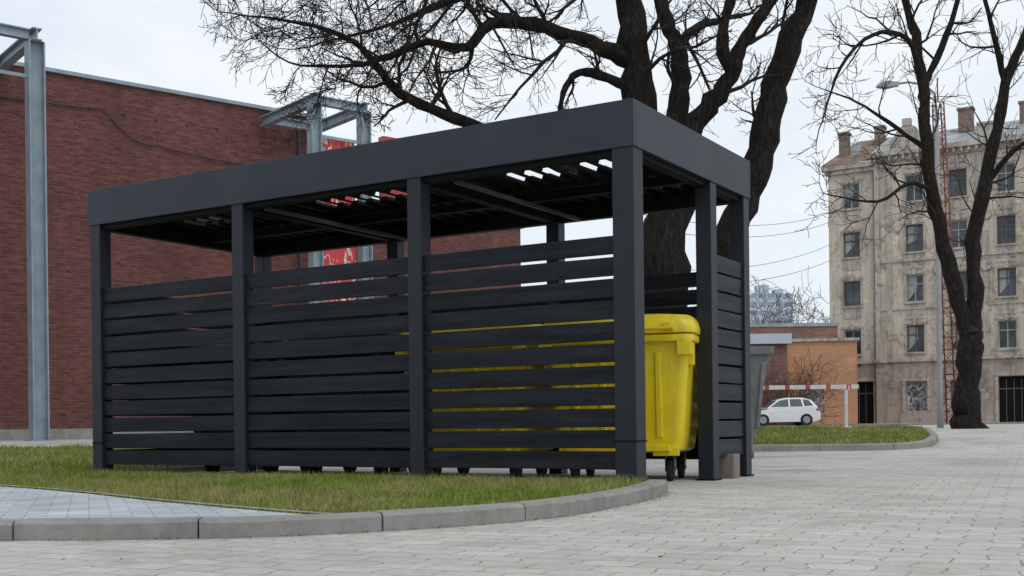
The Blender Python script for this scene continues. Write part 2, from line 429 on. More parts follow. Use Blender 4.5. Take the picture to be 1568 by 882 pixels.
while x<-.04:
    prof=[(x,pz),(x+.07,pz),(x+.09,pz+.05),(x+.16,pz+.05),(x+.18,pz)]
    op=(-1.80<x<-.50 or -3.85<x<-2.85 or -5.75<x<-5.2)
    op2=(-2.9<x<-2.3 or -.9<x<-.3)
    for i,((xa,za),(xb,zb)) in enumerate(zip(prof[:-1],prof[1:])):
        xb=min(xb,-.03); xa=min(xa,-.03)
        for (ya,yb,slot) in ((.03,.82,0),(.82,1.12,1),(1.12,1.85,0),(1.85,2.1,2),(2.1,W-.03,0)):
            if slot==1 and op and i!=0: continue
            if slot==2 and op2 and i!=0: continue
            mb.face([(xa,ya,za),(xb,ya,zb),(xb,yb,zb),(xa,yb,za)])
    x+=.18; ii+=1
mb.obj('roof_sheet',['dark'],S)
def slat_bay_x(mb,x0,x1,y0,top,n,pitch,h,th=.024,j=.0018):
    for i in range(n):
        z1=top-i*pitch+R.uniform(-j,j); z0=z1-h+R.uniform(-j,j)
        yy=y0+R.uniform(-.003,.003); tilt=R.uniform(-.0010,.0010)
        segs=5; xs=[x0+(x1-x0)*k/segs for k in range(segs+1)]
        b1=R.uniform(-.0025,.0025); b0=R.uniform(-.0025,.0025)
        rings=[]
        for k,xx in enumerate(xs):
            s=math.sin(math.pi*k/segs); dz=tilt*(xx-x0)
            a=z0+dz+b0*s; c=z1+dz+b1*s
            rings.append([(xx,yy,a),(xx,yy+th,a),(xx,yy+th,c),(xx,yy,c)])
        mb.loft(rings,0,False,True)
def slat_bay_y(mb,y0,y1,x0,top,n,pitch,h,th=.024):
    for i in range(n):
        z1=top-i*pitch+R.uniform(-.002,.002); z0=z1-h
        xx=x0+R.uniform(-.003,.003); t=R.uniform(-.003,.003)
        mb.loft([[(xx,y0,z0),(xx+th,y0,z0),(xx+th,y0,z1),(xx,y0,z1)],[(xx,y1,z0+t),(xx+th,y1,z0+t),(xx+th,y1,z1+t),(xx,y1,z1+t)]],0,False,True)
mb=MB()
for a,b in ((-L+pw,-4.0-pw/2),(-4.0+pw/2,-2.0-pw/2),(-2.0+pw/2,-cw)):
    slat_bay_x(mb,a+.002,b-.002,.035,1.91,11,.162,.139)
mb.obj('front_slats',['slat'],S,.003)
mb=MB()
for a,b in ((-L+pw,-4.0-pw/2),(-4.0+pw/2,-2.0-pw/2),(-2.0+pw/2,-pw)):
    slat_bay_x(mb,a+.002,b-.002,W-.06,1.91,11,.162,.139)
mb.obj('back_slats',['slat'],S)
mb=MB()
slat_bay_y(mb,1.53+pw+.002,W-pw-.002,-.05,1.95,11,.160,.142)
mb.obj('end_slats',['slaty_lit'],S,.003)
mb=MB()
slat_bay_y(mb,pw+.002,W-pw-.002,-L+.03,1.91,11,.162,.142)
mb.obj('far_end_slats',['slat'],S)
mb=MB(); mb.box(-.14,.03,1.93,2.09,0,.215)
o=mb.obj('timber_block',['woodblock'],None,.006); o.location=C0; o.rotation_euler=(0,0,RZ)

# ---------------------------------------------------------------- bins
def rrect(w,d,r,z,n=4,cx=0,cy=0):
    P=[]
    for (sx,sy,a0) in ((1,1,0),(-1,1,90),(-1,-1,180),(1,-1,270)):
        for k in range(n+1):
            a=math.radians(a0+90*k/n)
            P.append((cx+sx*(w/2-r)+r*math.cos(a),cy+sy*(d/2-r)+r*math.sin(a),z))
    return P
def container(name,loc,rz,mat):
    E=empty(name,loc,rz)
    mb=MB()
    mb.loft([rrect(1.00,.72,.06,.25),rrect(1.08,.80,.08,.27),rrect(1.12,.83,.08,.40),rrect(1.24,.97,.07,1.17),rrect(1.24,.97,.07,1.20)])
    mb.loft([rrect(1.30,1.03,.08,1.175),rrect(1.33,1.06,.08,1.18),rrect(1.33,1.06,.08,1.235),rrect(1.30,1.03,.08,1.24)])
    for x in (-.36,-.12,.12,.36):
        for sgn in (-1,1):
            mb.loft([[(x-.03,sgn*.40,.36),(x+.03,sgn*.40,.36),(x+.025,sgn*.432,.38),(x-.025,sgn*.432,.38)],
                     [(x-.03,sgn*.465,1.1),(x+.03,sgn*.465,1.1),(x+.02,sgn*.495,1.08),(x-.02,sgn*.495,1.08)]],0,False)
    for sgn in (-1,1):
        mb.box(sgn*.665-.03,sgn*.665+.03,-.11,.11,1.03,1.2)
        mb.tube([(sgn*.62,0,1.10),(sgn*.74,0,1.10)],.03,10)
        for y in (-.36,.36): mb.box(sgn*.60-.05,sgn*.60+.05,y-.05,y+.05,.98,1.18)
        mb.box(sgn*.60-.07,sgn*.60+.05,-.53,-.44,1.06,1.18)
    mb.box(-.45,.45,-.47,-.38,.26,.31); mb.box(-.45,.45,.38,.47,.26,.31)
    mb.box(.30,.52,-.425,-.36,.22,.30); mb.box(-.52,-.30,-.425,-.36,.22,.30)
    mb.obj('body',[mat],E,.006)
    mb=MB()
    mb.loft([rrect(1.31,1.04,.09,1.245),rrect(1.35,1.08,.09,1.25),rrect(1.35,1.08,.10,1.30),rrect(1.31,1.04,.12,1.36),rrect(1.22,.94,.16,1.405),rrect(.9,.62,.18,1.43)])
    for x in (-.45,-.15,.15,.45): mb.box(x-.03,x+.03,-.555,-.40,1.27,1.335)
    mb.tube([(-.5,-.545,1.27),(-.5,-.60,1.28),(.5,-.60,1.28),(.5,-.545,1.27)],.014,6)
    mb.obj('lid',[mat],E,.004)
    mb=MB()
    for x in (-.42,.42):
        for y in (-.28,.28):
            mb.box(x-.06,x+.06,y-.06,y+.06,.225,.262,1)
            for s_ in (-.035,.035): mb.box(x+s_-.004,x+s_+.004,y-.02,y+.06,.09,.225,1)
            mb.tube([(x-.024,y+.03,.10),(x-.018,y+.03,.10),(x+.018,y+.03,.10),(x+.024,y+.03,.10)],[.085,.10,.10,.085],18,0)
            mb.tube([(x-.045,y+.03,.10),(x+.045,y+.03,.10)],.018,8,1)
    mb.obj('castors',['rubber','galvd'],E)
    return E
def wpos(fr,ang,w=1.30,d=1.04):
    c,s=math.cos(ang),math.sin(ang)
    return (fr[0]-c*w/2-s*d/2, fr[1]-s*w/2+c*d/2, 0)
a1=math.radians(-17.5)
container('waste_container',wpos((1.49,9.64),a1),a1,'yellow')
a2=math.radians(-26)
container('waste_container',wpos((.12,10.15),a2),a2,'yellow')
a3=math.radians(-31)
container('waste_container',wpos((-1.22,11.0),a3),a3,'darkbin')
container('waste_container',wpos((-2.45,11.75),a3),a3,'darkbin')
E=empty('steel_skip',(2.86,16.2,0),-.1)
mb=MB(); mb.loft([rrect(.95,.8,.04,.28),rrect(1.05,.9,.04,.6),rrect(1.30,1.1,.04,1.38),rrect(1.42,1.2,.04,1.40),rrect(1.42,1.2,.04,1.50)],0,False)
for x in (-.5,-.25,0,.25,.5): mb.loft([[(x-.025,-.42,.4),(x+.025,-.42,.4),(x+.025,-.47,.42),(x-.025,-.47,.42)],[(x*1.15-.025,-.53,1.3),(x*1.15+.025,-.53,1.3),(x*1.15+.025,-.58,1.3),(x*1.15-.025,-.58,1.3)]],0,False)
for x in (-.4,.4):
    mb.box(x-.04,x+.04,-.4,.4,.08,.28)
    mb.tube([(x,-.34,.1),(x+.05,-.34,.1)],.1,12); mb.tube([(x,.34,.1),(x+.05,.34,.1)],.1,12)
mb.obj('hopper',['steelbin'],E,.01)

# ---------------------------------------------------------------- left brick building and steel frames
B=empty('brick_building',(-12,30,.25),math.atan2(.6315,.7756))
mb=MB(); mb.box(-14,7.73,0,14,-.3,9.5); mb.box(7.732,16.2,.3,14,-.3,7.05)
mb.obj('walls',['brick'],B)
mb=MB(); mb.box(-14,7.80,-.09,.3,9.502,9.60); mb.box(7.735,16.3,.2,.6,7.052,7.15)
mb.box(-14,7.78,-.02,-.001,.0,.28,1)
mb.obj('coping',['galv','concrete'],B)
mb=MB()
def sag(a,b,s,n=10):
    a=Vector(a);b=Vector(b); return [a+(b-a)*(k/n)-Vector((0,0,s*4*(k/n)*(1-k/n))) for k in range(n+1)]
mb.tube(sag((-6,-.05,8.8),(1.6,-.05,8.75),.12),.02,5); mb.tube(sag((1.6,-.05,8.75),(3.0,-.05,8.0),.25),.02,5); mb.tube(sag((3,-.05,8.0),(7.7,-.05,7.9),.12),.02,5)
mb.tube([(7.4,-.06,0),(7.4,-.06,9.4)],.05,8)
for k in range(16): mb.box(-6+k*.9,-5.96+k*.9,-.06,-.001,8.68,8.74)
mb.obj('facade_cable',['wire'],B)
mb=MB(); mb.box(11.7,12.9,2,2.3,7.1,9.95); mb.obj('roof_sign',['redp'],B)
def ibeam(mb,p0,p1,w,h,up=(0,0,1)):
    p0=Vector(p0);p1=Vector(p1); d=(p1-p0); Ln=d.length; d.normalize(); up=Vector(up); s=d.cross(up).normalized(); up=s.cross(d)
    mt=Matrix((( d.x,s.x,up.x,p0.x),(d.y,s.y,up.y,p0.y),(d.z,s.z,up.z,p0.z),(0,0,0,1)))
    t=.03
    mb.box(0,Ln,-w/2,w/2,h/2-t,h/2,0,mt); mb.box(0,Ln,-w/2,w/2,-h/2,-h/2+t,0,mt); mb.box(0,Ln,-.012,.012,-h/2+t,h/2-t,0,mt)
def portal(name,x0,x1,cs,T):
    E=empty(name,(-12,30,.25),math.atan2(.6315,.7756)); mb=MB()
    for x in (x0,x1):
        ibeam(mb,(x,-3.1,0),(x,-3.1,T-.16),cs,cs,(1,0,0))
        mb.box(x-.25,x+.25,-3.35,-2.85,-.01,.03)
        ibeam(mb,(x,-3.3,T),(x,-.1,T),.22,.28)
        mb.box(x-.16,x+.16,-3.26,-2.94,T-.158,T-.142)
    for y in (-3.1,-.5):
        ibeam(mb,(x0+.12,y,T),(x1-.12,y,T),.18,.24)
    mb.box(x0+.15,x1-.15,-3.12,-3.08,T-1.0,T-.92)
    mb.obj('frame',['galv'],E)
    return E
portal('steel_frame',6.19,7.75,.30,9.1); portal('steel_frame',-2.75,-1.12,.36,9.35)
mb=MB(); mb.box(6.45,7.5,-3.0,-2.96,1.2,8.2); o=mb.obj('mural_banner',['mural']); o.location=B.location; o.rotation_euler=B.rotation_euler

# ---------------------------------------------------------------- apartment building right
A=empty('apartment_building',(24.1,88,.25),RZ)
def facade(x0,x1,z0,z1,y,ops,name,mats,rev=.28):
    mb=MB(); gm=MB()
    xs=sorted(set([x0,x1]+[o[0] for o in ops]+[o[1] for o in ops])); zs=sorted(set([z0,z1]+[o[2] for o in ops]+[o[3] for o in ops]))
    for i in range(len(xs)-1):
        for j in range(len(zs)-1):
            cx=(xs[i]+xs[i+1])/2; cz=(zs[j]+zs[j+1])/2
            if any(o[0]<cx<o[1] and o[2]<cz<o[3] for o in ops): continue
            mb.face([(xs[i],y,zs[j]),(xs[i+1],y,zs[j]),(xs[i+1],y,zs[j+1]),(xs[i],y,zs[j+1])])
    for o in ops:
        a,b,c,d=o[:4]; kind=o[4]; q=y+rev
        mb.face([(a,y,c),(a,y,d),(a,q,d),(a,q,c)]); mb.face([(b,y,c),(b,q,c),(b,q,d),(b,y,d)])
        mb.face([(a,y,d),(b,y,d),(b,q,d),(a,q,d)]); mb.face([(a,y,c),(a,q,c),(b,q,c),(b,y,c)])
        if kind=='gate':
            gm.face([(a,q,c),(b,q,c),(b,q,d),(a,q,d)],3)
            k=a+.45
            while k<b-.2: gm.box(k,k+.05,q-.04,q-.003,c+.1,d-.15,1); k+=.5
            gm.box(a,b,q-.06,q-.003,d-.9,d-.82,1)
        elif kind=='graf':
            gm.face([(a,q,c),(b,q,c),(b,q,d),(a,q,d)],4)
            gm.box(a,a+.07,q-.06,q-.003,c,d,2); gm.box(b-.07,b,q-.06,q-.003,c,d,2); gm.box(a+.07,b-.07,q-.06,q-.003,d-.07,d,2)
        else:
            fm=1 if R.random()<.6 else 2
            gm.face([(a,q,c),(b,q,c),(b,q,d),(a,q,d)],0)
            if R.random()<.45: gm.face([(a+.1,q-.01,c+R.uniform(.1,.8)),(b-.5,q-.01,c+.9),(b-.5,q-.01,d-.1),(a+.1,q-.01,d-.1)],5)
            e=.08; yy=(q-.07,q-.012)
            gm.box(a,a+e,*yy,c,d,fm); gm.box(b-e,b,*yy,c,d,fm); gm.box(a+e,b-e,*yy,c,c+e,fm); gm.box(a+e,b-e,*yy,d-e,d,fm)
            mid=(a+b)/2; zt=c+(d-c)*.66
            gm.box(mid-.04,mid+.04,q-.075,q-.014,c+e,zt-.035,fm); gm.box(a+e,b-e,q-.08,q-.015,zt-.035,zt+.035,fm); gm.box(mid-.03,mid+.03,q-.075,q-.014,zt+.035,d-e,fm)
    mb.obj(name,mats,A)
    gm.obj(name+'_windows',['glass','frame','framew','dark','graffiti','curtain'],A)
    tm=MB()
    for o in ops:
        a,b,c,d=o[:4]
        if o[4]=='w':
            tm.box(a-.15,b+.15,y-.14,y-.002,c-.14,c-.02); tm.box(a-.16,b+.16,y-.10,y-.002,d+.1,d+.28)
            tm.box(a-.16,a-.02,y-.06,y-.002,c-.01,d+.095); tm.box(b+.02,b+.16,y-.06,y-.002,c-.01,d+.095)
            tm.box((a+b)/2-.13,(a+b)/2+.13,y-.16,y-.102,d+.02,d+.42)
            tm.box(a,b,y-.05,y-.002,c-.95,c-.25); 
            if x0>1: tm.face([(a-.2,y-.12,d+.45),(b+.2,y-.12,d+.45),((a+b)/2,y-.12,d+.85)])
        else:
            tm.box(a-.22,a-.02,y-.07,y-.002,max(c,0)-.02,d+.05); tm.box(b+.02,b+.22,y-.07,y-.002,max(c,0)-.02,d+.05)
            tm.box(a-.26,b+.26,y-.12,y-.002,d+.052,d+.27)
    tm.obj(name+'_surrounds',['trim'],A)
rows=[5.15,8.8,12.45,16.1]
def wins(cols,w,hh): return [(c-w/2,c+w/2,z-.0,z+hh,'w') for c in cols for z in rows]
facade(0,3.5,4.7,19.0,0,wins([1.69],1.25,1.85),'left_bay_wall',['plaster'])
facade(3.5,40,4.7,19.5,-.35,wins([6.31,9.33,12.5,15.6,18.8,22,25,28],1.22,1.95),'main_wall',['plaster'])
facade(0,3.5,-.4,4.45,-.05,[(.6,3.2,-.4,3.1,'gate')],'left_base_wall',['plaster_low'])
facade(3.5,40,-.4,4.45,-.42,[(5.6,7.1,.9,3.0,'graf'),(8.7,9.9,1.0,3.0,'g2'),(11.9,13.6,-.4,3.2,'gate'),(15,16.3,.9,3,'g2'),(18,19.4,.9,3,'g2')],'base_wall',['plaster_low'])
tm=MB()
tm.box(-.08,3.48,-.22,.02,4.452,4.70); tm.box(3.42,40,-.62,-.36,4.452,4.70)
tm.box(-.35,3.4,-.55,.1,19.0,19.35); tm.box(-.2,3.45,-.3,.1,18.7,18.998)
tm.box(3.3,40,-.95,0,19.5,19.85); tm.box(3.38,40,-.62,0-.001,19.1,19.498)
x=3.6
while x<30: tm.box(x,x+.18,-.85,-.621,19.2,19.498); x+=.5
tm.box(3.44,40,-.5,-.352,11.75,11.95); tm.box(3.44,40,-.45,-.352,8.25,8.38)
for x in (3.5,4.35,7.85,11.0,14.1,17.2,20.4): tm.box(x,x+.35,-.46,-.351,4.72,8.24); tm.box(x,x+.35,-.46,-.351,8.40,11.74); tm.box(x,x+.35,-.46,-.351,11.96,19.09)
for x in (7.85,11.0,14.1):
    for z in (11.0,14.6):
        tm.tube([(x+.17,-.462,z),(x+.17,-.53,z)],[.42,.3],14)
g=[]
n=14
for k in range(n+1):
    t=k/n; x=3.7+4.4*t; zz=19.86+1.5*math.sin(math.pi*t)**1.6+(.3 if .3<t<.7 else 0); g.append((x,zz))
front=[(x,-.5,z) for x,z in g]; back=[(x,-.1,z) for x,z in g]
tm.face([(3.7,-.5,19.852)]+front+[(8.1,-.5,19.852)])
for k in range(n): tm.face([front[k],back[k],back[k+1],front[k+1]])
tm.box(5.6,6.2,-.6,-.1,21.6,22.1)
for x in (10.8,14.0,17.5): tm.box(x,x+.9,-.7,-.2,19.852,20.9); tm.box(x-.1,x+1,-.8,-.1,20.9,21.05)
tm.obj('cornice_and_trim',['trim'],A)
rm=MB()
rm.face([(-.4,-.6,19.36),(3.42,-.6,19.36),(3.42,5,22.2),(.9,5,22.2)],0)
rm.face([(-.4,-.6,19.36),(.9,5,22.2),(-.4,11,19.36)],1)
rm.face([(3.43,-.9,19.86),(40,-.9,19.86),(40,5,22.2),(3.43,5,22.2)],1)
rm.face([(3.43,-.9,19.86),(3.43,5,22.2),(3.43,5,19.0),(3.43,-.9,19.0)],1)
rm.box(1.6,2.3,.6,.64,20.2,20.9,1)
rm.obj('roof',['tile','roofmetal'],A)
cm=MB()
for (x,y,z0,z1,w) in ((.5,1.2,19.8,22.0,.7),(8.9,2.5,20.5,22.9,1.0),(13,3,20.8,22.9,1.2),(2.6,3.5,20.8,22.7,.7)):
    cm.box(x,x+w,y,y+.7,z0,z1); cm.box(x-.08,x+w+.08,y-.08,y+.78,z1+.001,z1+.16)
cm.obj('chimneys',['chim'],A)
bm_=MB(); bm_.box(.02,39.9,.4,12,-.4,18.9); bm_.obj('core',['plaster_low'],A)
dp=MB(); dp.tube([(3.36,-.12,.2),(3.36,-.12,18.6)],.07,8); dp.tube([(10.6,-.5,.2),(10.6,-.5,18.9)],.07,8); dp.obj('downpipes',['pole'],A)

# ---------------------------------------------------------------- mid-distance buildings
E=empty('orange_building',(17.4,76,.25),-.15)
mb=MB(); mb.box(0,5,0,8,-.3,5.4); mb.obj('walls',['orange'],E)
mb=MB(); mb.box(-.15,5.15,-.15,8.1,5.402,5.6); mb.obj('roof_edge',['trim'],E)
mb=MB(); mb.box(1.4,2.9,-.02,-.003,.8,2.4); mb.obj('graffiti',['graffiti'],E)
E=empty('brick_warehouse',(-2,82,.25),0)
mb=MB(); mb.box(0,25,0,10,-.3,6.9); mb.obj('walls',['brick2'],E)
mb=MB(); mb.box(-.1,25.1,-.08,10.1,6.902,7.15)
mb.obj('roof',['roofmetal'],E)
mb=MB()
for x in range(2,24,3): mb.box(x,x+1.2,-.02,-.004,2,4.4)
mb.obj('windows',['glass'],E)
E=empty('shed',(12.6,70,.25),0)
mb=MB(); mb.box(0,4,0,4,-.2,4.9); mb.obj('walls',['brick2'],E)
mb=MB(); mb.box(-.3,4.2,-.3,4.3,4.902,5.5); mb.obj('roof',['haze'],E)
E=empty('high_rise',(82,400,0),0)
mb=MB(); mb.box(0,15,0,12,0,44); mb.box(3,7,1,6,44.01,47.5); mb.box(9,12,1,6,44.01,46); mb.obj('walls',['haze'],E)
mb=MB()
for z in range(4,44,3):
    for x in range(0,5): mb.box(.5+x*2.9,2.6+x*2.9,-.1,-.02,z,z+1.5)
mb.obj('window_bands',['hazew'],E)

# ---------------------------------------------------------------- trees
def grow(mb,p,d,Ln,r,lev,maxlev,up,rg,spread=1.0,mi=1,minr=.0045,kids=(5,5,4,3)):
    segs={0:7,1:6,2:5,3:4}.get(lev,3); pts=[p.copy()]; rad=[r]; d=d.normalized()
    dirs=[d.copy()]
    for k in range(segs):
        d=(d+Vector((rg.gauss(0,.22),rg.gauss(0,.22),rg.gauss(0,.20)+up))).normalized()
        p=p+d*(Ln/segs); pts.append(p.copy()); dirs.append(d.copy()); rad.append(max(minr,r*(1-.72*(k+1)/segs)))
    mb.tube(pts,rad,{0:7,1:6,2:4}.get(lev,3),mi,False)
    if lev>=maxlev: return
    nk=kids[min(lev,len(kids)-1)]
    for i in range(nk):
        t=.2+.8*(i+rg.random())/nk; k=min(segs,int(t*segs)+0); q=pts[k]; dd=dirs[k]
        ax=dd.cross(Vector((rg.gauss(0,1),rg.gauss(0,1),rg.gauss(0,1))))
        if ax.length<1e-4: continue
        nd=Matrix.Rotation(math.radians(rg.uniform(28,62))*spread,3,ax.normalized())@dd
        grow(mb,q,nd,Ln*rg.uniform(.42,.68),max(minr,rad[k]*rg.uniform(.5,.7)),lev+1,maxlev,up*1.1,rg,spread,mi,minr,kids)
def limb(mb,P,rg,every,Lc,maxlev=3,skip=0,up=.05,n=12,kids=(5,5,4,3),minr=.0042,rscale=.45,cap=.036):
    pts=[Vector(p[:3]) for p in P]; rr=[p[3] for p in P]
    c=catmull(pts,4); cr=[]
    for i in range(len(rr)-1):
        for k in range(4): cr.append(rr[i]+(rr[i+1]-rr[i])*k/4)
    cr.append(rr[-1])
    c=[q+Vector((rg.gauss(0,1),rg.gauss(0,1),rg.gauss(0,1)))*cr[i]*.13 if 0<i<len(c)-1 else q for i,q in enumerate(c)]
    rad=[x*rg.uniform(.88,1.12) for x in cr]
    mb.tube(c,rad,n,0,False)
    tot=sum((b-a).length for a,b in zip(c[:-1],c[1:])); run=0; nxt=skip
    for i in range(len(c)-1):
        run+=(c[i+1]-c[i]).length
        while run>nxt:
            nxt+=every*rg.uniform(.6,1.4)
            dd=(c[i+1]-c[i]).normalized(); ax=dd.cross(Vector((rg.gauss(0,1),rg.gauss(0,1),rg.gauss(0,1)))).normalized()
            nd=Matrix.Rotation(math.radians(rg.uniform(35,75)),3,ax)@dd
            f=1-.45*run/max(tot,.1)
            grow(mb,c[i+1],nd,Lc*f*rg.uniform(.6,1.25),max(minr,min(cap,cr[i]*rscale)),1,maxlev,up,rg,kids=kids,minr=minr)
    d=(c[-1]-c[-2]).normalized()
    grow(mb,c[-1],d,Lc*.7,cr[-1],1,maxlev,up,rg,kids=kids,minr=minr)
rg=random.Random(11)
Y=17.0
E=empty('bare_linden_tree',(0,0,0))
mb=MB()
def PT(l): return [(x,Y+dy,z,r) for x,dy,z,r in l]
limb(mb,PT([(2.20,0,-.1,.50),(2.23,0,.5,.40),(2.25,0,1.93,.34),(2.26,0,3.36,.33),(2.25,0,4.1,.31),(2.28,0,4.5,.23),(2.33,.05,4.75,.15)]),rg,9,.4,2,4,n=16)
limb(mb,PT([(2.15,0,4.0,.26),(2.0,-.05,4.6,.25),(1.92,-.1,5.07,.235),(1.84,-.1,5.84,.21),(1.78,-.1,6.7,.19),(1.62,-.2,7.84,.15),(1.4,-.3,9.17,.10),(1.3,-.3,10.5,.05)]),rg,.6,1.9,4,1.6,n=14)
limb(mb,PT([(2.33,.1,4.3,.20),(2.44,.2,4.85,.16),(2.56,.3,5.46,.14),(2.52,.4,6.12,.125),(2.34,.5,6.7,.11),(2.15,.6,7.84,.08),(2.06,.6,9.1,.04)]),rg,.7,1.3,3,1.0)
limb(mb,PT([(2.45,-.1,4.3,.18),(2.65,-.15,4.75,.15),(2.95,-.2,5.12,.14),(3.2,-.3,5.45,.125),(3.3,-.3,5.8,.10),(3.57,-.4,6.22,.08),(3.9,-.5,6.7,.065),(4.3,-.6,7.65,.04)]),rg,.6,1.3,3,1.2)
limb(mb,PT([(3.22,-.3,5.5,.10),(3.05,-.4,5.85,.09),(3.12,-.5,6.3,.07),(3.3,-.6,6.9,.055),(3.35,-.6,7.8,.03)]),rg,.6,1.1,3,.5)
limb(mb,PT([(2.75,.3,-.1,.36),(2.87,.3,.5,.28),(3.0,.3,1.93,.25),(3.22,.3,3.07,.235),(3.52,.3,3.93,.225),(3.73,.3,4.5,.215),(3.93,.3,5.27,.195),(4.17,.3,6.03,.175),(4.42,.3,6.7,.155),(4.75,.2,7.84,.12),(4.95,.1,9.5,.05)]),rg,.8,1.4,4,5.2,n=14)
limb(mb,PT([(1.75,-.1,5.75,.13),(1.30,-.3,5.90,.12),(.85,-.5,6.01,.10),(.18,-.7,6.12,.092),(-.26,-.8,6.07,.085),(-.58,-.9,5.72,.065),(-1.1,-1,5.76,.055),(-1.62,-1.1,5.55,.045),(-2.1,-1.1,5.42,.03),(-2.8,-1.2,5.4,.015)]),rg,.27,1.45,4,.7,up=.06)
limb(mb,PT([(2.1,-.1,3.75,.12),(.72,-.4,4.2,.10),(-.2,-.6,4.6,.088),(-.92,-.7,4.86,.075),(-1.5,-.8,5.13,.065),(-1.8,-.9,5.46,.055),(-2.1,-1,5.78,.04),(-2.65,-1,6.0,.03),(-3.3,-1.1,6.1,.015)]),rg,.28,1.4,4,3.0,up=.05)
limb(mb,PT([(1.72,-.2,5.35,.08),(1.2,-.4,5.5,.065),(.92,-.5,5.42,.05),(.76,-.5,5.1,.035),(.72,-.5,4.8,.03)]),rg,.5,.8,3,.4)
limb(mb,PT([(1.75,-.2,6.9,.13),(1.1,-.5,6.75,.11),(.3,-.8,6.85,.09),(-.5,-1.0,6.7,.07),(-1.3,-1.2,6.6,.05),(-2.1,-1.3,6.35,.03),(-2.9,-1.3,6.3,.015)]),rg,.28,1.5,4,.7,up=.0)
limb(mb,PT([(1.7,.2,7.2,.12),(.9,.7,7.5,.1),(.0,1.2,7.4,.08),(-1.0,1.5,7.2,.06),(-2.0,1.7,6.9,.03),(-3.0,1.8,6.7,.015)]),rg,.4,1.6,4,.6,up=-.04)
limb(mb,PT([(2.5,.3,6.0,.09),(2.85,.8,6.5,.07),(3.3,1.3,6.8,.05),(3.8,1.6,7.0,.03)]),rg,.5,1.1,3,.4)
mb.obj('trunk_and_branches',['bark','twig'],E)

rg=random.Random(23)
E=empty('bare_street_tree',(0,0,0)); mb=MB(); Y=30.0
k2=dict(kids=(5,4,3,2),minr=.0068)
limb(mb,PT([(11.66,0,.15,.46),(11.68,0,.5,.37),(11.75,0,1.4,.31),(11.82,0,2.4,.30),(11.84,0,2.75,.26)]),rg,9,.5,2,4,n=14)
limb(mb,PT([(11.8,0,2.5,.21),(11.45,0,3.9,.20),(11.08,-.1,5.24,.18),(10.78,-.2,6.6,.165),(10.63,-.3,7.93,.145),(10.58,-.3,9.1,.13),(10.35,-.4,10.3,.11),(10.0,-.5,11.4,.08),(9.6,-.6,13,.04)]),rg,.6,2.1,3,2.6,**k2)
limb(mb,PT([(11.88,0,2.5,.22),(12.03,.1,3.9,.19),(12.02,.2,5.1,.18),(12.37,.3,6.6,.165),(12.75,.4,8.1,.145),(13.05,.4,9.45,.125),(13.5,.5,10.4,.1),(14.0,.6,12.1,.05)]),rg,.6,2.1,3,2.6,**k2)
limb(mb,PT([(10.55,-.3,9.1,.08),(10.1,-.6,10.1,.07),(9.1,-1,10.1,.055),(8.2,-1.3,9.2,.04),(7.75,-1.4,8.0,.02)]),rg,.4,1.7,3,.8,**k2)
limb(mb,PT([(10.8,-.2,6.4,.07),(10.0,-.8,6.4,.055),(9.1,-1.2,5.9,.035),(7.8,-1.6,6.0,.015)]),rg,.42,1.6,3,.8,**k2)
limb(mb,PT([(10.6,-.2,9.0,.09),(11.2,-.3,10.3,.08),(11.55,-.4,11.5,.06),(11.8,-.5,13,.03)]),rg,.5,1.7,3,.6,**k2)
limb(mb,PT([(13.0,.4,9.2,.09),(12.6,.2,10.5,.07),(12.3,.1,11.6,.05),(12.0,0,13,.03)]),rg,.5,1.7,3,.6,**k2)
limb(mb,PT([(12.4,.3,6.6,.08),(13.0,0,7.4,.06),(13.8,-.4,7.9,.04),(14.6,-.8,8.6,.02)]),rg,.5,1.6,3,.6,**k2)
limb(mb,PT([(10.7,-.2,7.4,.07),(10.0,.6,8.3,.05),(9.3,1.1,9.0,.03),(8.6,1.4,9.4,.015)]),rg,.5,1.6,3,.6,**k2)
mb.obj('trunk_and_branches',['bark','twig'],E)

rg=random.Random(5)
mb=MB()
for i in range(20):
    if i<4: x,y,hgt=((22.0,108,14.5),(25.9,112,10),(28.8,110,14),(31,118,12))[i]
    else: x,y,hgt=rg.uniform(-30,60),rg.uniform(108,130),rg.uniform(8,11)
    if i>=4 and 19<x<30: x+=14
    p=Vector((x,y,.2)); mb.tube([p,p+Vector((0,0,hgt*.45))],[.22,.14],5)
    for k in range(4):
        grow(mb,p+Vector((0,0,hgt*rg.uniform(.25,.45))),Vector((rg.gauss(0,.4),rg.gauss(0,.4),1)),hgt*.5,.11,1,4,.03,rg,mi=0,minr=.022,kids=(5,5,4,3))
mb.obj('distant_trees',['fartwig'])
mb=MB()
for k in range(34):
    p=Vector((16.3+rg.uniform(-.6,.6),69+rg.uniform(-.5,.5),.25))
    grow(mb,p,Vector((rg.gauss(0,.5),rg.gauss(0,.4),1)),rg.uniform(2.6,3.9),.04,2,4,.0,rg,mi=0,minr=.014,kids=(4,4,4,3))
mb.obj('bare_shrub',['shrub'])

# ---------------------------------------------------------------- street furniture
E=empty('barrier_gate',(0,25,.25))
mb=MB()
x=4.2; i=0
while x<7.44:
    x2=min(x+(.34 if i%2==0 else .10),7.44); mb.box(x,x2,-.03,.03,.93,1.02,i%2); x=x2; i+=1
mb.obj('boom',['whitep','redp'],E)
mb=MB(); mb.box(7.14,7.20,-.04,.04,.1,.90); mb.box(7.08,7.26,-.09,.09,.09,.12); mb.box(7.10,7.13,-.05,.05,.90,1.0); mb.box(7.21,7.24,-.05,.05,.90,1.0)
mb.obj('rest_post',['whitep'],E,.004)
mb=MB(); mb.box(4.05,4.4,-.2,.2,.05,1.15); mb.box(4.02,4.43,-.23,.23,1.151,1.2); mb.obj('cabinet',['redp'],E,.02)

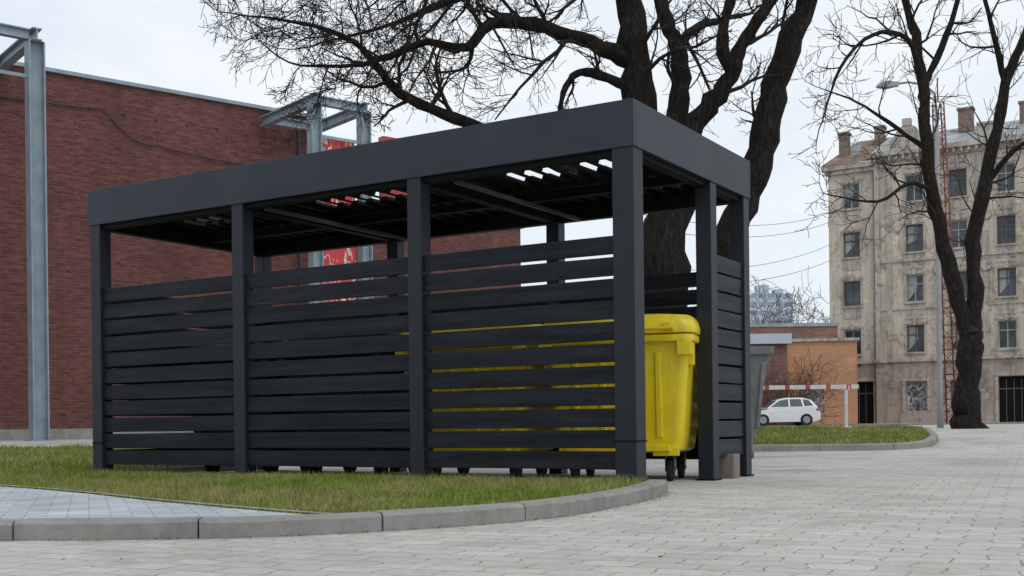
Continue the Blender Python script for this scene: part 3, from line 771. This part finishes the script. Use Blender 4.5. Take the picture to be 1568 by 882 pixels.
E=empty('street_lamp',(12.0,34,.25))
mb=MB(); mb.tube([(.5,0,0),(.5,0,1.2),(.5,0,9.3)],[.10,.08,.06],10)
mb.tube([(.5,0,9.2),(.45,0,9.75),(.2,0,10.0),(-.3,0,10.1),(-.7,0,10.05)],.035,8)
mb.obj('pole',['pole'],E)
mb=MB(); mb.loft([[(-1.25,-.1,9.98),(-1.25,.1,9.98),(-1.2,.08,10.06),(-1.2,-.08,10.06)],[(-.95,-.16,9.93),(-.95,.16,9.93),(-.95,.12,10.12),(-.95,-.12,10.12)],[(-.6,-.07,10.0),(-.6,.07,10.0),(-.6,.05,10.1),(-.6,-.05,10.1)]],0,False)
mb.obj('lamp_head',['pole'],E)
E=empty('lattice_mast',(24.9,66,.25)); 
mb=MB(); Ht=18.2; wb=.42
def corner(k,z):
    w=wb*(1-.45*z/Ht); lean=.03*z
    return Vector((lean*-1+w*(1 if k in (0,3) else -1), w*(1 if k<2 else -1),z))
for k in range(4): mb.tube([corner(k,0),corner(k,Ht)],.045,4)
z=0;i=0
while z<Ht-.6:
    for k in range(4):
        a=corner(k,z); b=corner((k+1)%4,z+.7); c=corner((k+1)%4,z); 
        mb.tube([a,b] if i%2 else [c,corner(k,z+.7)],.022,3); mb.tube([a,c],.028,3)
    z+=.7;i+=1
mb.tube([Vector((-.55,0,Ht)),Vector((-.58,0,Ht+1.4))],.04,5)
mb.obj('lattice',['rust'],E)
mb=MB()
for (z0,z1,y0) in ((11.5,15.5,60),(12.3,16.2,61),(10.0,13.8,62),(9.5,12.6,63)):
    mb.tube(sag((5,y0-10,z0-2.5),(24.2,88,z1),.8,14),.018,3)
mb.obj('overhead_wires',['wire'])

# white car
E=empty('white_car',(12.0,60,.25),0)
mb=MB()
def ext(prof,w0,w1=None,mi=0):
    n=len(prof)
    a=[(x,-w0(z),z) for x,z in prof]; b=[(x,w0(z),z) for x,z in prof]
    mb.face(a,mi); mb.face(b[::-1],mi)
    for i in range(n):
        j=(i+1)%n; mb.face([a[j],a[i],b[i],b[j]],mi)
body=[(0,.35),(.02,.62),(.25,.74),(1.0,.86),(1.2,.93),(3.45,.98),(3.6,.9),(3.68,.6),(3.66,.32),(3.35,.22),(.3,.20)]
roof=[(.95,.90),(1.55,1.34),(1.95,1.44),(2.8,1.44),(3.25,1.32),(3.55,.97)]
ext(body,lambda z:.88 if z<.8 else .84)
ext(roof,lambda z:.80-.22*(z-.9)/.56)
gl=lambda z:.80-.22*(z-.9)/.56+.006
for P in ([(1.15,.97),(1.62,1.30),(2.0,1.37),(2.08,1.37),(2.08,.98)],[(2.16,.98),(2.16,1.37),(2.72,1.37),(2.8,.99)],[(2.88,1.0),(2.82,1.37),(3.12,1.31),(3.34,1.03)]):
    for s in (-1,1): mb.face([(x,s*gl(z),z) for x,z in (P if s<0 else P[::-1])],1)
mb.face([(3.28,-.62,1.31),(3.53,-.74,1.03),(3.53,.74,1.03),(3.28,.62,1.31)],1)
mb.face([(1.0,-.7,.97),(1.0,.7,.97),(1.5,.6,1.32),(1.5,-.6,1.32)],1)
for s in (-1,1): mb.box(3.45,3.69,s*.80-.06,s*.80+.095 if s>0 else s*.80+.06,.72,.90,2)
mb.obj('body',['car','glass','taill'],E,.03)
mb=MB()
for x in (.75,2.95):
    for s in (-1,1):
        mb.tube([(x,s*.68,.31),(x,s*.90,.31)],.31,20,0); mb.tube([(x,s*.89,.31),(x,s*.915,.31)],[.2,.17],12,1)
mb.obj('wheels',['rubber','galv'],E)

# fallen leaves, grit in the gutter
mb=MB(); gpn=kin2+[(-9,30)]
for i in range(800):
    onl=i>260
    if onl:
        x=R.uniform(-5,1.1); y=R.uniform(5.4,11.5)
        if not inside(np.array([x]),np.array([y]),grass_poly)[0]: continue
        z=KH+R.uniform(-.01,.012); s=R.uniform(.008,.020)
    else:
        x=R.uniform(-3,7); y=R.uniform(4.2,17); z=.006; s=R.uniform(.005,.014)
        if inside(np.array([x]),np.array([y]),gpn)[0] and x<1.2: continue
    a=R.uniform(0,6.28)
    mb.face([(x+s*math.cos(a+k*1.57)*(1 if k%2 else .6),y+s*math.sin(a+k*1.57)*(1 if k%2 else .6),z+R.uniform(0,.008)) for k in range(4)],0)
kf=resample(kp,.02); off=offset(kf,-1)
for i in range(1500):
    k=R.randrange(1,len(kf)-1); q=kf[k]+(off[k]-kf[k])*abs(R.gauss(0,.035))
    s=R.uniform(.003,.009); a=R.uniform(0,6.28)
    mb.face([(q.x+s*math.cos(a+j*2.1),q.y+s*math.sin(a+j*2.1),.003+R.uniform(0,.005)) for j in range(3)],1)
mb.obj('leaf_litter',['leaf','dirt'])

# ---------------------------------------------------------------- light
w=bpy.data.worlds.new('World'); sc.world=w; w.use_nodes=True; nt=w.node_tree
bg=nt.nodes['Background']; sky=N(nt,'ShaderNodeTexSky'); sky.sky_type='NISHITA'; sky.sun_disc=False
sv=Vector((.30,-.55,.95)).normalized()
sky.sun_elevation=math.asin(sv.z); sky.sun_rotation=math.atan2(sv.x,sv.y)
tc=N(nt,'ShaderNodeTexCoord'); mp=N(nt,'ShaderNodeMapping'); mp.inputs['Scale'].default_value=(1,1,2.6)
nt.links.new(tc.outputs['Generated'],mp.inputs[0])
nz=noise(nt,mp.outputs[0],2.2,6,.6,.5)
cl=ramp(nt,nz,[(.32,(5.7,6.35,7.0)),(.68,(6.9,7.15,7.35))])
fac=ramp(nt,nz,[(.3,.88),(.6,.97)])
nt.links.new(mixc(nt,fac,sky.outputs[0],cl),bg.inputs['Color']); bg.inputs['Strength'].default_value=.138
sl=bpy.data.lights.new('sun','SUN'); sl.energy=.75; sl.angle=math.radians(30); sl.color=(1,.96,.90)
so=bpy.data.objects.new('sun',sl); so.rotation_euler=sv.to_track_quat('Z','Y').to_euler(); col.objects.link(so)

# ---------------------------------------------------------------- camera
cam=bpy.data.cameras.new('camera'); co=bpy.data.objects.new('camera',cam); col.objects.link(co)
co.location=(0,0,.5); co.rotation_euler=(math.radians(90),.012,0)
cam.sensor_width=36; cam.lens=1784/1568*36; cam.shift_y=209/1568; cam.clip_end=3000
sc.camera=co
